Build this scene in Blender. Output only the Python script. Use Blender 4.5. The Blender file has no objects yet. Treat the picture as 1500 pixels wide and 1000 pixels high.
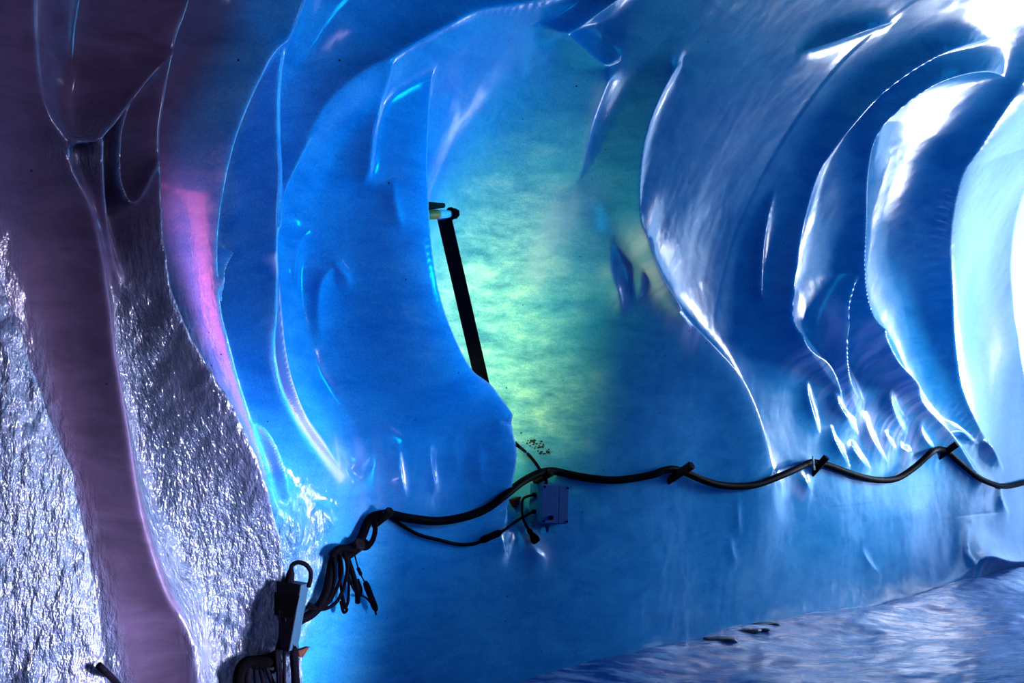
import bpy, bmesh, math, random
import numpy as np
from mathutils import Vector, Matrix

random.seed(4)
SC = bpy.context.scene
COL = SC.collection

# ------------------------------------------------------------------ camera
F = 1500.0
CAM_Z = 1.15
PITCH = math.atan((680 - 500) / F)
cam_d = bpy.data.cameras.new('camera')
cam_d.lens = 36.0
cam_d.sensor_width = 36.0
cam_d.sensor_fit = 'HORIZONTAL'
cam_d.clip_start = 0.02
cam = bpy.data.objects.new('camera', cam_d)
cam.location = (0, 0, CAM_Z)
cam.rotation_euler = (math.pi / 2 + PITCH, 0, 0)
COL.objects.link(cam)
SC.camera = cam
CP = np.array([0, 0, CAM_Z])


def ray(px, py):
    x = (px - 750) / F
    y = (500 - py) / F
    c, s = math.cos(PITCH), math.sin(PITCH)
    return np.array([x, c - s * y, s + c * y])


# ------------------------------------------------------------------ tunnel frame: u along the tunnel, p out of the wall, z up
ANG = math.radians(41.8)
AX = np.array([math.sin(ANG), math.cos(ANG), 0.0])
NX = np.array([math.cos(ANG), -math.sin(ANG), 0.0])
ORG = np.array([0.18, 5.4, 0.0])


def prof_table():
    pts = []
    for z in np.linspace(-0.12, 1.3, 40):
        t = (1.3 - z) / 1.3
        pts.append((-0.05 * t ** 2.0, z))
    a, b, n = 2.4, 2.75, 2.2
    for th in np.linspace(0, math.pi * 0.72, 110)[1:]:
        c, s = math.cos(th), math.sin(th)
        pts.append((a - a * math.copysign(abs(c) ** (2 / n), c), 1.3 + b * abs(s) ** (2 / n)))
    pts = np.array(pts)
    seg = np.linalg.norm(np.diff(pts, axis=0), axis=1)
    v = np.concatenate([[0], np.cumsum(seg)])
    vv = np.linspace(0, v[-1], 420)
    p = np.interp(vv, v, pts[:, 0])
    z = np.interp(vv, v, pts[:, 1])
    k = np.ones(9) / 9
    pad = lambda q: np.convolve(np.pad(q, 4, mode='reflect', reflect_type='odd'), k, 'valid')
    p, z = pad(p), pad(z)
    dp, dz = np.gradient(p, vv), np.gradient(z, vv)
    L = np.hypot(dp, dz)
    return vv, p, z, dz / L, -dp / L           # normal (np, nz) to the tunnel's inside


PV, PP, PZ, PNP, PNZ = prof_table()
VMAX = PV[-1]


def hit(px, py, h=0.0):
    """where the sight line through a pixel meets the vault raised by h: (u, v)"""
    d = ray(px, py)
    o = CP - ORG
    op, dp = o @ NX, d @ NX
    oz, dz = o[2], d[2]
    qp, qz = PP + h * PNP, PZ + h * PNZ
    # side of each profile point from the line
    s = (qp - op) * dz - (qz - oz) * dp
    i = np.where(s[:-1] * s[1:] <= 0)[0]
    best = None
    for k in i:
        f = s[k] / (s[k] - s[k + 1] + 1e-12)
        P = qp[k] + f * (qp[k + 1] - qp[k])
        Z = qz[k] + f * (qz[k + 1] - qz[k])
        t = (P - op) / dp if abs(dp) > abs(dz) else (Z - oz) / dz
        if t > 0.3 and (best is None or t < best[0]):
            best = (t, PV[k] + f * (PV[k + 1] - PV[k]))
    if best is None:
        return None
    X = o + best[0] * d
    return np.array([X @ AX, best[1]])


def base_point(u, v, d):
    p = np.interp(v, PV, PP) + d * np.interp(v, PV, PNP)
    z = np.interp(v, PV, PZ) + d * np.interp(v, PV, PNZ)
    return ORG + np.multiply.outer(u, AX) + np.multiply.outer(p, NX) + np.multiply.outer(z, np.array([0, 0, 1.0]))


# ------------------------------------------------------------------ noise
_rs = np.random.RandomState(11)
_TAB = _rs.rand(256, 256)


def vnoise(x, y, seed=0):
    x = x + seed * 17.31
    y = y + seed * 9.77
    xi, yi = np.floor(x).astype(int), np.floor(y).astype(int)
    fx, fy = x - xi, y - yi
    fx = fx * fx * fx * (fx * (fx * 6 - 15) + 10)
    fy = fy * fy * fy * (fy * (fy * 6 - 15) + 10)
    g = lambda i, j: _TAB[i & 255, j & 255]
    a = g(xi, yi) * (1 - fx) + g(xi + 1, yi) * fx
    b = g(xi, yi + 1) * (1 - fx) + g(xi + 1, yi + 1) * fx
    return (a * (1 - fy) + b * fy) * 2 - 1


def fbm(x, y, o=4, seed=0):
    r, am = 0, 1.0
    for k in range(o):
        r = r + am * vnoise(x * 2 ** k, y * 2 ** k, seed + k)
        am *= 0.5
    return r


# ------------------------------------------------------------------ relief of the ice wall
STEP = 2.0
pxs = np.arange(-330, 1520, STEP)
US = []
for q in pxs:
    d = ray(q, 680)
    o = CP - ORG
    t = -(o @ NX) / (d @ NX)
    US.append((o + t * d) @ AX)
US = np.array(US)
U_END = US[-1]
VS = np.linspace(0, VMAX, int(VMAX / 0.0075))
UU, VV = np.meshgrid(US, VS, indexing='ij')
D = np.zeros_like(UU)
ACC = np.zeros_like(UU)
WET = np.zeros_like(UU)
PWR = 8.0


def spline(P, n=10):
    P = np.array(P, float)
    if len(P) < 3:
        t = np.linspace(0, 1, n)[:, None]
        return P[0] * (1 - t) + P[-1] * t
    Q = np.vstack([2 * P[0] - P[1], P, 2 * P[-1] - P[-2]])
    out = []
    for i in range(len(P) - 1):
        a, b, c, d = Q[i:i + 4]
        m = n if i == len(P) - 2 else n
        for t in np.linspace(0, 1, m, endpoint=(i == len(P) - 2)):
            out.append(0.5 * ((2 * b) + (c - a) * t + (2 * a - 5 * b + 4 * c - d) * t * t + (3 * b - a - 3 * c + d) * t ** 3))
    return np.array(out)


def field(pts, h, reach, off=0.0, n=6, uv=None):
    """signed distance to a traced line (negative on its left) with the value carried along it"""
    given, uv, hs = uv, [], []
    hh = np.interp(np.linspace(0, 1, len(pts)), np.linspace(0, 1, len(h)), h)
    for n_, ((x, y), k) in enumerate(zip(pts, hh)):
        q = given[n_] if given is not None else hit(x, y, k + off)
        if q is not None:
            uv.append(q)
            hs.append(k)
    C = spline(np.column_stack([np.array(uv), np.array(hs)]), n)
    lo, hi = C[:, :2].min(0) - reach, C[:, :2].max(0) + reach
    i0, i1 = np.searchsorted(US, lo[0]), np.searchsorted(US, hi[0])
    j0, j1 = np.searchsorted(VS, lo[1]), np.searchsorted(VS, hi[1])
    sl = (slice(i0, i1), slice(j0, j1))
    gu, gv = UU[sl], VV[sl]
    best = np.full(gu.shape, 1e9)
    ws = np.zeros(gu.shape)
    sgn = np.zeros(gu.shape)
    val = np.zeros(gu.shape)
    for k in range(len(C) - 1):
        a, b = C[k, :2], C[k + 1, :2]
        ab = b - a
        L2 = ab @ ab + 1e-12
        t = np.clip(((gu - a[0]) * ab[0] + (gv - a[1]) * ab[1]) / L2, 0, 1)
        du, dv = gu - a[0] - t * ab[0], gv - a[1] - t * ab[1]
        d2 = du * du + dv * dv + 1e-7
        best = np.minimum(best, d2)
        wk = math.sqrt(L2) / (d2 * d2 * d2)
        ws += wk
        # lines run downwards, so the right hand (larger u) side is positive
        cr = ab[0] * dv - ab[1] * du
        sgn += wk * cr / (math.sqrt(L2) * np.sqrt(d2))
        val += wk * (C[k, 2] + t * (C[k + 1, 2] - C[k, 2]))
    sgn /= ws
    val /= ws
    dist = np.sqrt(best)
    return sl, dist, sgn, val


def ridge(pts, h, wl, wr, pl=1.0, pr=1.0, r=0.006, off=0.0):
    sl, dist, sg, val = field(pts, h, 3.2 * max(wl, wr), off)
    ds = np.sqrt(dist ** 2 + r ** 2) - r
    k = np.clip(0.5 + 0.5 * np.clip(sg, -1, 1) * 1.02, 0, 1)
    w = wl + (wr - wl) * k
    e = pl + (pr - pl) * k
    g = np.maximum(val - D[sl], 0) * np.exp(-(ds / w) ** e)
    ACC[sl] += g ** PWR


DETAILS = []


def detail(pts, h, wl, wr, pl=1.0, pr=1.0, r=0.006):
    """a small ridge that rides on the finished relief"""
    DETAILS.append((pts, h, wl, wr, pl, pr, r))


def surface_uv(px, py, up=0.0):
    last = None
    for h in np.arange(0.60, -0.62, -0.015):
        q = hit(px, py, h)
        if q is None:
            continue
        i = min(max(np.searchsorted(US, q[0]), 0), len(US) - 1)
        j = min(max(np.searchsorted(VS, q[1]), 0), len(VS) - 1)
        last = q
        if D[i, j] + up >= h:
            return q
    return last


def add_details():
    acc = np.zeros_like(D)
    for pts, h, wl, wr, pl, pr, r in DETAILS:
        hh = np.interp(np.linspace(0, 1, len(pts)), np.linspace(0, 1, len(h)), h)
        uv = [surface_uv(*p, k) for p, k in zip(pts, hh)]
        sl, dist, sg, val = field(pts, h, 3.2 * max(wl, wr), uv=uv)
        ds = np.sqrt(dist ** 2 + r ** 2) - r
        k = np.clip(0.5 + 0.5 * np.clip(sg, -1, 1) * 1.02, 0, 1)
        acc[sl] = np.maximum(acc[sl], np.maximum(val, 0) * np.exp(-(ds / (wl + (wr - wl) * k)) ** (pl + (pr - pl) * k)))
    return acc


def blob(px, py, ru, rv, depth, arr=None, h=0.0, rot=0.0, e=2.0):
    q = hit(px, py, h)
    c, s = math.cos(rot), math.sin(rot)
    x, y = UU - q[0], VV - q[1]
    a, b = c * x + s * y, -s * x + c * y
    g = depth * np.exp(-((a / ru) ** 2 + (b / rv) ** 2) ** (e / 2))
    if arr is None:
        arr = D
    arr += g


# --- broad form of the wall
D += 0.04 * fbm(UU * 0.5, VV * 0.6, 2, 3)
D += 0.003 * fbm(UU * 2.4, VV * 2.0, 2, 8)
# --- recesses
blob(745, 430, 0.45, 0.95, -0.42)                 # the lamp niche
blob(272, 380, 0.22, 1.0, -0.32)                  # the pink recess
blob(345, 640, 0.16, 0.6, -0.16)
blob(90, 500, 0.25, 1.2, -0.24)
blob(520, 430, 0.45, 0.8, -0.12)
blob(1050, 380, 0.7, 0.9, -0.05)
blob(1330, 330, 0.8, 0.9, -0.06)
blob(800, 600, 0.40, 0.40, -0.14)
# --- swellings
blob(560, 720, 0.5, 0.35, 0.10)
blob(960, 600, 0.6, 0.35, 0.06)

# near bulge on the far left and the wet column beside it
ridge([(-60, 250), (0, 415), (30, 490), (60, 580), (100, 690), (122, 780), (140, 880), (150, 960), (156, 1060)],
      [.26, .30, .34, .36, .36], .55, .045, 2.4, 1.6)
ridge([(46, -120), (48, 0), (50, 60), (60, 130), (75, 175), (95, 205), (106, 250), (130, 300), (148, 370), (160, 450), (168, 520),
       (185, 620), (200, 720), (215, 790), (240, 870), (270, 930), (292, 1040)],
      [.16, .16, .2, .24, .26, .3], .28, .16, 1.0, 1.2)
ridge([(300, -120), (275, 0), (255, 60), (240, 140), (232, 200), (235, 270), (240, 360), (256, 450), (285, 520), (310, 570), (345, 640),
       (375, 710), (400, 775), (420, 860), (440, 980), (450, 1060)],
      [.16, .18, .22, .27, .30, .30, .27, .24], .22, .045, 1.2, 1.5)
ridge([(245, 75), (215, 115), (190, 150), (165, 185), (140, 205), (110, 208)], [.14, .22, .24, .2], .07, .05)
ridge([(246, 78), (200, 130), (182, 175), (176, 220), (178, 265), (192, 296), (208, 285), (226, 235)], [.1, .2, .22, .24, .22], .05, .05)
ridge([(150, 210), (150, 260), (155, 330), (170, 420)], [.22, .22, .2, .1], .07, .07, 1.4, 1.4)
blob(270, 780, 0.16, 0.55, 0.10)
blob(225, 620, 0.10, 0.4, 0.05)
# arches left of the lamp
ridge([(480, -80), (430, 40), (400, 80), (365, 150), (340, 220), (322, 310), (317, 380), (325, 460), (345, 540), (370, 620), (392, 690), (410, 760)],
      [.08, .16, .17, .17, .16, .14, .06], .16, .13)
ridge([(440, 20), (417, 55), (406, 120), (405, 200), (408, 260), (402, 320), (400, 400), (397, 470), (401, 530), (418, 590), (448, 645), (490, 700)],
      [.05, .13, .13, .16, .18, .19, .17, .13, .06], .09, .07, 1.0, 2.4)
ridge([(405, 330), (407, 400), (412, 470), (424, 545), (448, 612), (480, 660), (505, 705)], [.0, .11, .145, .155, .14, .09, .0], .02, .16, 1.0, 1.0)
ridge([(470, 165), (440, 230), (415, 285), (404, 330)], [.02, .1, .14, .15], .05, .09)
detail([(352, 275), (365, 330), (345, 355), (328, 368)], [.0, .03, .05, .02], .05, .05)
ridge([(338, 370), (322, 410), (322, 440)], [.12, .16, .08], .03, .07)
detail([(398, 395), (385, 440), (368, 470), (350, 486)], [.02, .05, .06, .02], .04, .04)
ridge([(372, 620), (390, 630), (408, 660), (420, 700), (424, 725)], [.12, .16, .17, .15, .08], .05, .04)
detail([(400, 735), (432, 765), (438, 790), (425, 820)], [.0, .04, .04, .0], .05, .03)
detail([(455, 330), (436, 365), (432, 400), (433, 430)], [.0, .03, .04, .0], .04, .03)
detail([(495, 390), (473, 405), (465, 440), (468, 480), (474, 500)], [.01, .045, .045, .03, .0], .03, .05)
detail([(495, 390), (506, 405), (512, 430)], [.03, .03, .0], .04, .03)
detail([(573, 95), (557, 150), (546, 200), (538, 250), (525, 275)], [.02, .035, .05, .05, .0], .08, .04)
detail([(575, 255), (580, 300), (587, 345)], [.0, .03, .0], .04, .03)
# lip of the niche
ridge([(640, 60), (630, 130), (626, 190), (625, 240), (627, 295), (632, 360), (641, 420), (660, 480), (690, 540), (720, 565), (742, 600), (753, 640), (757, 664), (752, 700), (742, 745)],
      [.04, .07, .11, .16, .20, .24, .26, .26, .24,   .21, .18, .15, .12, .07, .0], .36, .04, 2.0, 1.5)
# ceiling lobe
ridge([(840, -10), (760, 5), (700, 15), (650, 40), (575, 82), (545, 96), (500, 130), (470, 165), (435, 235)],
      [.06, .12, .16, .18, .16, .12, .05], .10, .24, 1.0, 1.3)
ridge([(905, 0), (870, 25), (835, 48), (800, 40), (760, 35)], [.1, .12, .12, .06, .02], .08, .08)
ridge([(800, 25), (850, 65), (885, 95), (905, 88)], [.02, .07, .09, .03], .05, .08)
# ridges right of the lamp
ridge([(890, 120), (878, 150), (865, 190), (855, 240), (845, 270), (820, 300), (792, 330), (781, 370), (784, 420)],
      [.06, .05, .03, -.02, -.08, -.15, -.22, -.28, -.36], .12, .26, 1.0, 1.1)
ridge([(1000, 90), (985, 110), (960, 160), (943, 220), (938, 290), (945, 350), (960, 400), (990, 450)],
      [.01, .06, .08, .10, .13, .17, .17, .16], .10, .07)
detail([(940, 310), (945, 350), (960, 400), (990, 450), (1010, 480)], [.0, .03, .05, .04, .0], .02, .2)
ridge([(945, 350), (960, 400), (990, 450), (1040, 500), (1085, 550), (1110, 600), (1125, 650), (1133, 695)],
      [.05, .12, .15, .17, .17, .15, .12, .06], .45, .06, 1.7, 1.3)
detail([(905, 320), (895, 345), (893, 395), (903, 430), (910, 470)], [.0, .015, .05, .05, .0], .06, .10)
detail([(944, 380), (938, 410), (932, 445)], [.0, .05, .0], .05, .05)
detail([(1135, 270), (1121, 330), (1116, 390), (1116, 430), (1126, 446)], [.0, .04, .06, .06, .02], .03, .10)
ridge([(1440, 60), (1380, 80), (1300, 132), (1250, 185), (1215, 230), (1197, 262), (1180, 320), (1168, 390), (1162, 470), (1175, 512), (1202, 530), (1220, 556), (1235, 600)],
      [.05, .12, .13, .13, .12, .10, .10, .16, .19, .18, .16, .12, .05], .13, .10)
ridge([(1475, 112), (1440, 105), (1380, 120), (1320, 160), (1285, 200), (1273, 250), (1270, 330), (1270, 420), (1285, 480), (1310, 540), (1350, 590), (1395, 635), (1430, 690)],
      [.05, .10, .14, .15, .15, .15, .14, .17, .2, .2, .18, .16, .06], .14, .11)
detail([(1310, 32), (1270, 42), (1220, 60), (1165, 80)], [.0, .05, .05, .0], .05, .05)
blob(1290, 560, 0.35, 0.3, 0.06)
ridge([(1262, 390), (1250, 425), (1234, 475), (1232, 520), (1240, 560), (1262, 590)], [.1, .15, .18, .17, .12, .03], .10, .14)
ridge([(1600, 20), (1545, 60), (1500, 118), (1480, 150), (1440, 210), (1412, 250), (1400, 290), (1392, 350), (1395, 430), (1401, 520), (1410, 570), (1432, 620), (1452, 655)],
      [.1, .1, .12, .15, .17, .19, .21, .23, .23, .22, .2, .15, .05], .16, .8, 1.0, 1.8)
ridge([(1392, 632), (1412, 633), (1430, 650)], [.14, .14, .04], .05, .09)
ridge([(1430, 640), (1455, 655), (1470, 690)], [.04, .13, .02], .10, .1)
# webs running down to the cable
for k, (x0, y0, x1, y1, q) in enumerate([(1182, 545, 1202, 640, .07), (1215, 610, 1250, 692, .08), (1245, 640, 1275, 690, .07), (1265, 600, 1300, 680, .08),
                                         (1300, 620, 1312, 660, .06), (1322, 650, 1340, 664, .05), 
                                         (1180, 690, 1190, 720, .05), (1465, 700, 1478, 755, .05), (1428, 690, 1460, 712, .08),
                                         (1300, 560, 1330, 640, .10), (1220, 560, 1260, 640, .09), (1345, 610, 1375, 670, .08)]):
    detail([(x0, y0), ((x0 + x1) / 2 - 4, (y0 + y1) / 2 + 3), (x1, y1)], [.0, q * .8, .0], .08, .06)
detail([(1166, 420), (1172, 500), (1205, 540), (1240, 600)], [.0, .07, .07, .0], .05, .22)
detail([(1271, 430), (1288, 490), (1320, 545), (1365, 605)], [.0, .08, .08, .0], .06, .20)
detail([(1250, 430), (1235, 480), (1240, 550), (1262, 610)], [.0, .06, .06, .0], .06, .15)
# drips around the middle
for (x0, y0, x1, y1, q) in [(583, 640, 592, 735, .05), (628, 640, 640, 725, .05), (665, 630, 672, 700, .03), (702, 650, 708, 720, .04), (735, 590, 748, 632, .06),
                            (500, 665, 520, 715, .06), (545, 660, 520, 700, .05), (470, 730, 500, 790, .06), (735, 780, 745, 815, .04), (775, 790, 800, 822, .05),
                            (1080, 720, 1084, 790, .02), (1418, 770, 1425, 850, .05), (1070, 780, 1080, 830, .02), (1260, 800, 1290, 845, .03)]:
    detail([(x0, y0), ((x0 + x1) / 2 - 3, (y0 + y1) / 2), (x1, y1)], [.0, q * .5, .0], .06, .03)
# skirt of ice along the floor
ridge([(1600, 800), (1500, 822), (1445, 815), (1400, 850), (1300, 880), (1180, 905), (1060, 930), (930, 970), (830, 1005), (700, 1060)], [.22, .18, .12, .03, .01, .0, .0, .0, .0], .12, .12)

D += ACC ** (1 / PWR)
D += add_details()
# the wall flares away outside at the tunnel mouth
rim_px = [(1560, 180), (1502, 285), (1486, 340), (1480, 390), (1482, 440), (1488, 490), (1500, 560), (1560, 660)]
rim = np.array([hit(x, y, D[-1].mean()) for x, y in rim_px])
o_ = np.argsort(rim[:, 1])
ru = np.interp(VS, rim[o_, 1], rim[o_, 0], left=1e3, right=1e3)
D -= np.clip((UU - ru[None, :]) / 0.10, 0, 30) ** 1.5 * 0.06

# wet, rippled ice low down on the left
for (x, y, ru, rv, w) in [(30, 850, .30, .75, 1.0), (0, 650, .15, .6, 0.6), (260, 760, .22, .75, 1.0), (350, 950, .30, .45, 1.0), (205, 520, .10, .5, .75), (130, 220, .12, .12, .5),
                          (470, 830, .2, .35, .6), (300, 900, .3, .4, .8)]:
    blob(x, y, ru, rv, w, WET, h=.2, e=3.0)
WET = np.clip(WET, 0, 1)
sl_, dist_, _, _ = field([(60, 380), (88, 470), (112, 600), (145, 750), (172, 880), (200, 1020)], [.02, .02], .3)
WET[sl_] *= 1 - np.exp(-(dist_ / .085) ** 6)
# dim purple light on the left-hand columns, put into the ice colour
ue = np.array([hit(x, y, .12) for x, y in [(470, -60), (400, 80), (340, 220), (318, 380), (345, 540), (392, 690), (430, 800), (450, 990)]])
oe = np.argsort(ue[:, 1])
LEFT_SHADE = 1 / (1 + np.exp((UU - np.interp(VS, ue[oe, 1], ue[oe, 0])[None, :] + 0.12) / 0.03))
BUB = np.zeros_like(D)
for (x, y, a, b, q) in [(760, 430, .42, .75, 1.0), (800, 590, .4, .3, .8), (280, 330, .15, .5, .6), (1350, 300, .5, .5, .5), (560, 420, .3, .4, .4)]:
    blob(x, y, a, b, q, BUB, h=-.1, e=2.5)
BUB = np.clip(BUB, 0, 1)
# pale streaks: frosted ice and light on ridge faces, put into the ice colour
FROST_GLOW = np.zeros_like(D)


def frost(pts, width, amount, e=2.0, streaky=0.6):  # pale streak
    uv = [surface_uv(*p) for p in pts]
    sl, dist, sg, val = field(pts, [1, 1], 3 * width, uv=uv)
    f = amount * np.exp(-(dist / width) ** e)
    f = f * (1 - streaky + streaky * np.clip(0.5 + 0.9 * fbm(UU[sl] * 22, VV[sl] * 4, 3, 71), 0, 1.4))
    FROST_GLOW[sl] = np.maximum(FROST_GLOW[sl], f)


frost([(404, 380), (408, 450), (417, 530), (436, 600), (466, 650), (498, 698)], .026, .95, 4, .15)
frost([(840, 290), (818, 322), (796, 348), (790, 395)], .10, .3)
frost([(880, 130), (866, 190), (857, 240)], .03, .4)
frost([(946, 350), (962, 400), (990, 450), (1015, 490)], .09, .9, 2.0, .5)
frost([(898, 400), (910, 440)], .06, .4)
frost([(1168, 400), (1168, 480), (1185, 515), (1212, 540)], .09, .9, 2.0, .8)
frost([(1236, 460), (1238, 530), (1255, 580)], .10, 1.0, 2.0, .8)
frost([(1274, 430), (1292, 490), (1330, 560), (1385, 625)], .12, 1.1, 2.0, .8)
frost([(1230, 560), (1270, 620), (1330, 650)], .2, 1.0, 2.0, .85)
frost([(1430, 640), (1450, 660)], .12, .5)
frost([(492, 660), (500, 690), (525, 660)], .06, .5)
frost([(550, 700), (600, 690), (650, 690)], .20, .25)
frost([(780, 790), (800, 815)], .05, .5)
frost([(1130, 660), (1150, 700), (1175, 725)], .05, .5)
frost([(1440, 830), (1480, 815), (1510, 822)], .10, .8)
FROST_GLOW = np.clip(FROST_GLOW, 0, 1)
rip = fbm(UU * 16 + 0.4 * VV, VV * 6, 3, 21)
rip2 = fbm(UU * 42, VV * 18, 2, 31)
D += WET * (0.012 * rip + 0.0045 * rip2)
D += 0.0006 * fbm(UU * 14, VV * 10, 3, 41)

# ------------------------------------------------------------------ materials
MATS = {}


def new_mat(name):
    m = bpy.data.materials.new(name)
    m.use_nodes = True
    nt = m.node_tree
    b = nt.nodes['Principled BSDF']
    MATS[name] = m
    return m, nt, b


def nd(nt, t, **kw):
    n = nt.nodes.new(t)
    for k, v in kw.items():
        if k in n.inputs:
            n.inputs[k].default_value = v
        else:
            setattr(n, k, v)
    return n


def ramp(nt, src, stops):
    r = nt.nodes.new('ShaderNodeValToRGB')
    nt.links.new(src, r.inputs[0])
    e = r.color_ramp.elements
    while len(e) < len(stops):
        e.new(0.5)
    for x, (p, c) in zip(e, stops):
        x.position = p
        x.color = c if len(c) == 4 else (*c, 1)
    return r


def plain(name, col, rough=0.5, metal=0.0, noise=0.15, scale=40, bump=0.05, spec=0.5):
    m, nt, b = new_mat(name)
    tc = nd(nt, 'ShaderNodeTexCoord')
    n = nd(nt, 'ShaderNodeTexNoise', Scale=scale, Detail=4.0)
    nt.links.new(tc.outputs['Object'], n.inputs['Vector'])
    lo = tuple(c * (1 - noise) for c in col)
    hi = tuple(min(1, c * (1 + noise)) for c in col)
    r = ramp(nt, n.outputs['Fac'], [(0.3, lo), (0.7, hi)])
    nt.links.new(r.outputs[0], b.inputs['Base Color'])
    b.inputs['Roughness'].default_value = rough
    b.inputs['Metallic'].default_value = metal
    b.inputs['Specular IOR Level'].default_value = spec
    if name.startswith('black') or name == 'grey_box':
        b.inputs['IOR'].default_value = 1.2
    if bump:
        bp = nd(nt, 'ShaderNodeBump', Strength=bump, Distance=0.01)
        nt.links.new(n.outputs['Fac'], bp.inputs['Height'])
        nt.links.new(bp.outputs[0], b.inputs['Normal'])
    return m


def ice_material():
    m, nt, b = new_mat('glacier_ice')
    L = nt.links.new
    tc = nd(nt, 'ShaderNodeTexCoord')
    # frame along the wall so the bubble bands lie level
    mp = nd(nt, 'ShaderNodeMapping')
    mp.inputs['Rotation'].default_value = (0, 0, ANG - math.pi / 2)
    L(tc.outputs['Object'], mp.inputs['Vector'])
    band = nd(nt, 'ShaderNodeMapping')
    band.inputs['Scale'].default_value = (1.0, 1.0, 2.6)
    L(mp.outputs[0], band.inputs['Vector'])
    n1 = nd(nt, 'ShaderNodeTexNoise', Scale=3.2, Detail=8.0, Roughness=0.68, Distortion=0.6)
    L(band.outputs[0], n1.inputs['Vector'])
    n2 = nd(nt, 'ShaderNodeTexNoise', Scale=160.0, Detail=3.0, Roughness=0.7)
    L(mp.outputs[0], n2.inputs['Vector'])
    clear = (0.014, 0.30, 0.66)
    milky = (0.045, 0.42, 0.76)
    r1 = ramp(nt, n1.outputs['Fac'], [(0.36, clear), (0.64, milky)])
    r2 = ramp(nt, n2.outputs['Fac'], [(0.3, (0.70, 0.72, 0.74)), (0.72, (1.22, 1.20, 1.18))])
    mx = nd(nt, 'ShaderNodeMix', data_type='RGBA', blend_type='MULTIPLY')
    mx.inputs[0].default_value = 1.0
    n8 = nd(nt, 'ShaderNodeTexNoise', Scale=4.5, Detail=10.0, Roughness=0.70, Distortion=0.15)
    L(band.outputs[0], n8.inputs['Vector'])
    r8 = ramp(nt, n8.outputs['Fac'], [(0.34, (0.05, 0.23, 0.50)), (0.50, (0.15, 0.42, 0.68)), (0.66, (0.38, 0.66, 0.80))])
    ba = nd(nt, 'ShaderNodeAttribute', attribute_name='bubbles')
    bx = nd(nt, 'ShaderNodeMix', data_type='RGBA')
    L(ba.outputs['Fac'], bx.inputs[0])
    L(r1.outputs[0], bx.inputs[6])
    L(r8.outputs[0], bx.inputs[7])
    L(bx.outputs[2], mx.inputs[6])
    L(r2.outputs[0], mx.inputs[7])
    # grit frozen into the ice
    vo = nd(nt, 'ShaderNodeTexVoronoi', Scale=9.0, Randomness=1.0)
    L(tc.outputs['Object'], vo.inputs['Vector'])
    vo2 = nd(nt, 'ShaderNodeTexNoise', Scale=60.0, Detail=2.0)
    L(tc.outputs['Object'], vo2.inputs['Vector'])
    ad = nd(nt, 'ShaderNodeMath', operation='MULTIPLY_ADD')
    ad.inputs[1].default_value = 0.08
    L(vo2.outputs['Fac'], ad.inputs[0])
    L(vo.outputs['Distance'], ad.inputs[2])
    r3 = ramp(nt, ad.outputs[0], [(0.066, (1, 1, 1)), (0.085, (0, 0, 0))])
    dk = nd(nt, 'ShaderNodeMix', data_type='RGBA')
    L(r3.outputs[0], dk.inputs[0])
    cl = nd(nt, 'ShaderNodeAttribute', attribute_name='left_shade')
    r5 = ramp(nt, n1.outputs['Fac'], [(0.36, (0.050, 0.036, 0.066)), (0.64, (0.085, 0.062, 0.11))])  # left-hand ice colour with the purple shade painted in
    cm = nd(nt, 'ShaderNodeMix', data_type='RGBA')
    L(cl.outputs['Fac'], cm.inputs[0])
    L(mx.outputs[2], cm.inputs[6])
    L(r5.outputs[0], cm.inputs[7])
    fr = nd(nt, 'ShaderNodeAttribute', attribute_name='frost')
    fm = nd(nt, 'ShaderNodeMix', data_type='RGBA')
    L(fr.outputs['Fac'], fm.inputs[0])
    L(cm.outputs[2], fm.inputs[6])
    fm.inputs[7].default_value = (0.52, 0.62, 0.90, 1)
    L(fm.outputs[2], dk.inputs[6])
    dk.inputs[7].default_value = (0.012, 0.012, 0.02, 1)
    wet = nd(nt, 'ShaderNodeAttribute', attribute_name='wet')
    wm = nd(nt, 'ShaderNodeMix', data_type='RGBA')
    L(wet.outputs['Fac'], wm.inputs[0])
    L(dk.outputs[2], wm.inputs[6])
    wm.inputs[7].default_value = (0.045, 0.072, 0.115, 1)
    L(wm.outputs[2], b.inputs['Base Color'])
    b.inputs['Roughness'].default_value = 0.26
    b.inputs['IOR'].default_value = 1.31
    b.inputs['Specular IOR Level'].default_value = 0.5
    # surface grain; coarser where water runs over the ice
    st = nd(nt, 'ShaderNodeMapping')
    st.inputs['Scale'].default_value = (1.0, 1.0, 0.45)
    L(mp.outputs[0], st.inputs['Vector'])
    n4 = nd(nt, 'ShaderNodeTexNoise', Scale=42.0, Detail=4.0, Roughness=0.6)
    L(st.outputs[0], n4.inputs['Vector'])
    n5 = nd(nt, 'ShaderNodeTexNoise', Scale=22.0, Detail=5.0, Roughness=0.6)
    L(st.outputs[0], n5.inputs['Vector'])
    b1 = nd(nt, 'ShaderNodeBump', Strength=0.09, Distance=0.006)
    L(n5.outputs['Fac'], b1.inputs['Height'])
    mw = nd(nt, 'ShaderNodeMath', operation='MULTIPLY')
    mw.inputs[1].default_value = 1.0
    L(wet.outputs['Fac'], mw.inputs[0])
    b2 = nd(nt, 'ShaderNodeBump', Distance=0.03)
    L(mw.outputs[0], b2.inputs['Strength'])
    L(n4.outputs['Fac'], b2.inputs['Height'])
    L(b1.outputs[0], b2.inputs['Normal'])
    L(b2.outputs[0], b.inputs['Normal'])
    rw = nd(nt, 'ShaderNodeMapRange')
    rw.inputs['To Min'].default_value = 0.18
    rw.inputs['To Max'].default_value = 0.12
    L(wet.outputs['Fac'], rw.inputs['Value'])
    L(rw.outputs[0], b.inputs['Roughness'])
    sw = nd(nt, 'ShaderNodeMapRange')
    sw.inputs['To Min'].default_value = 0.5
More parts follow.
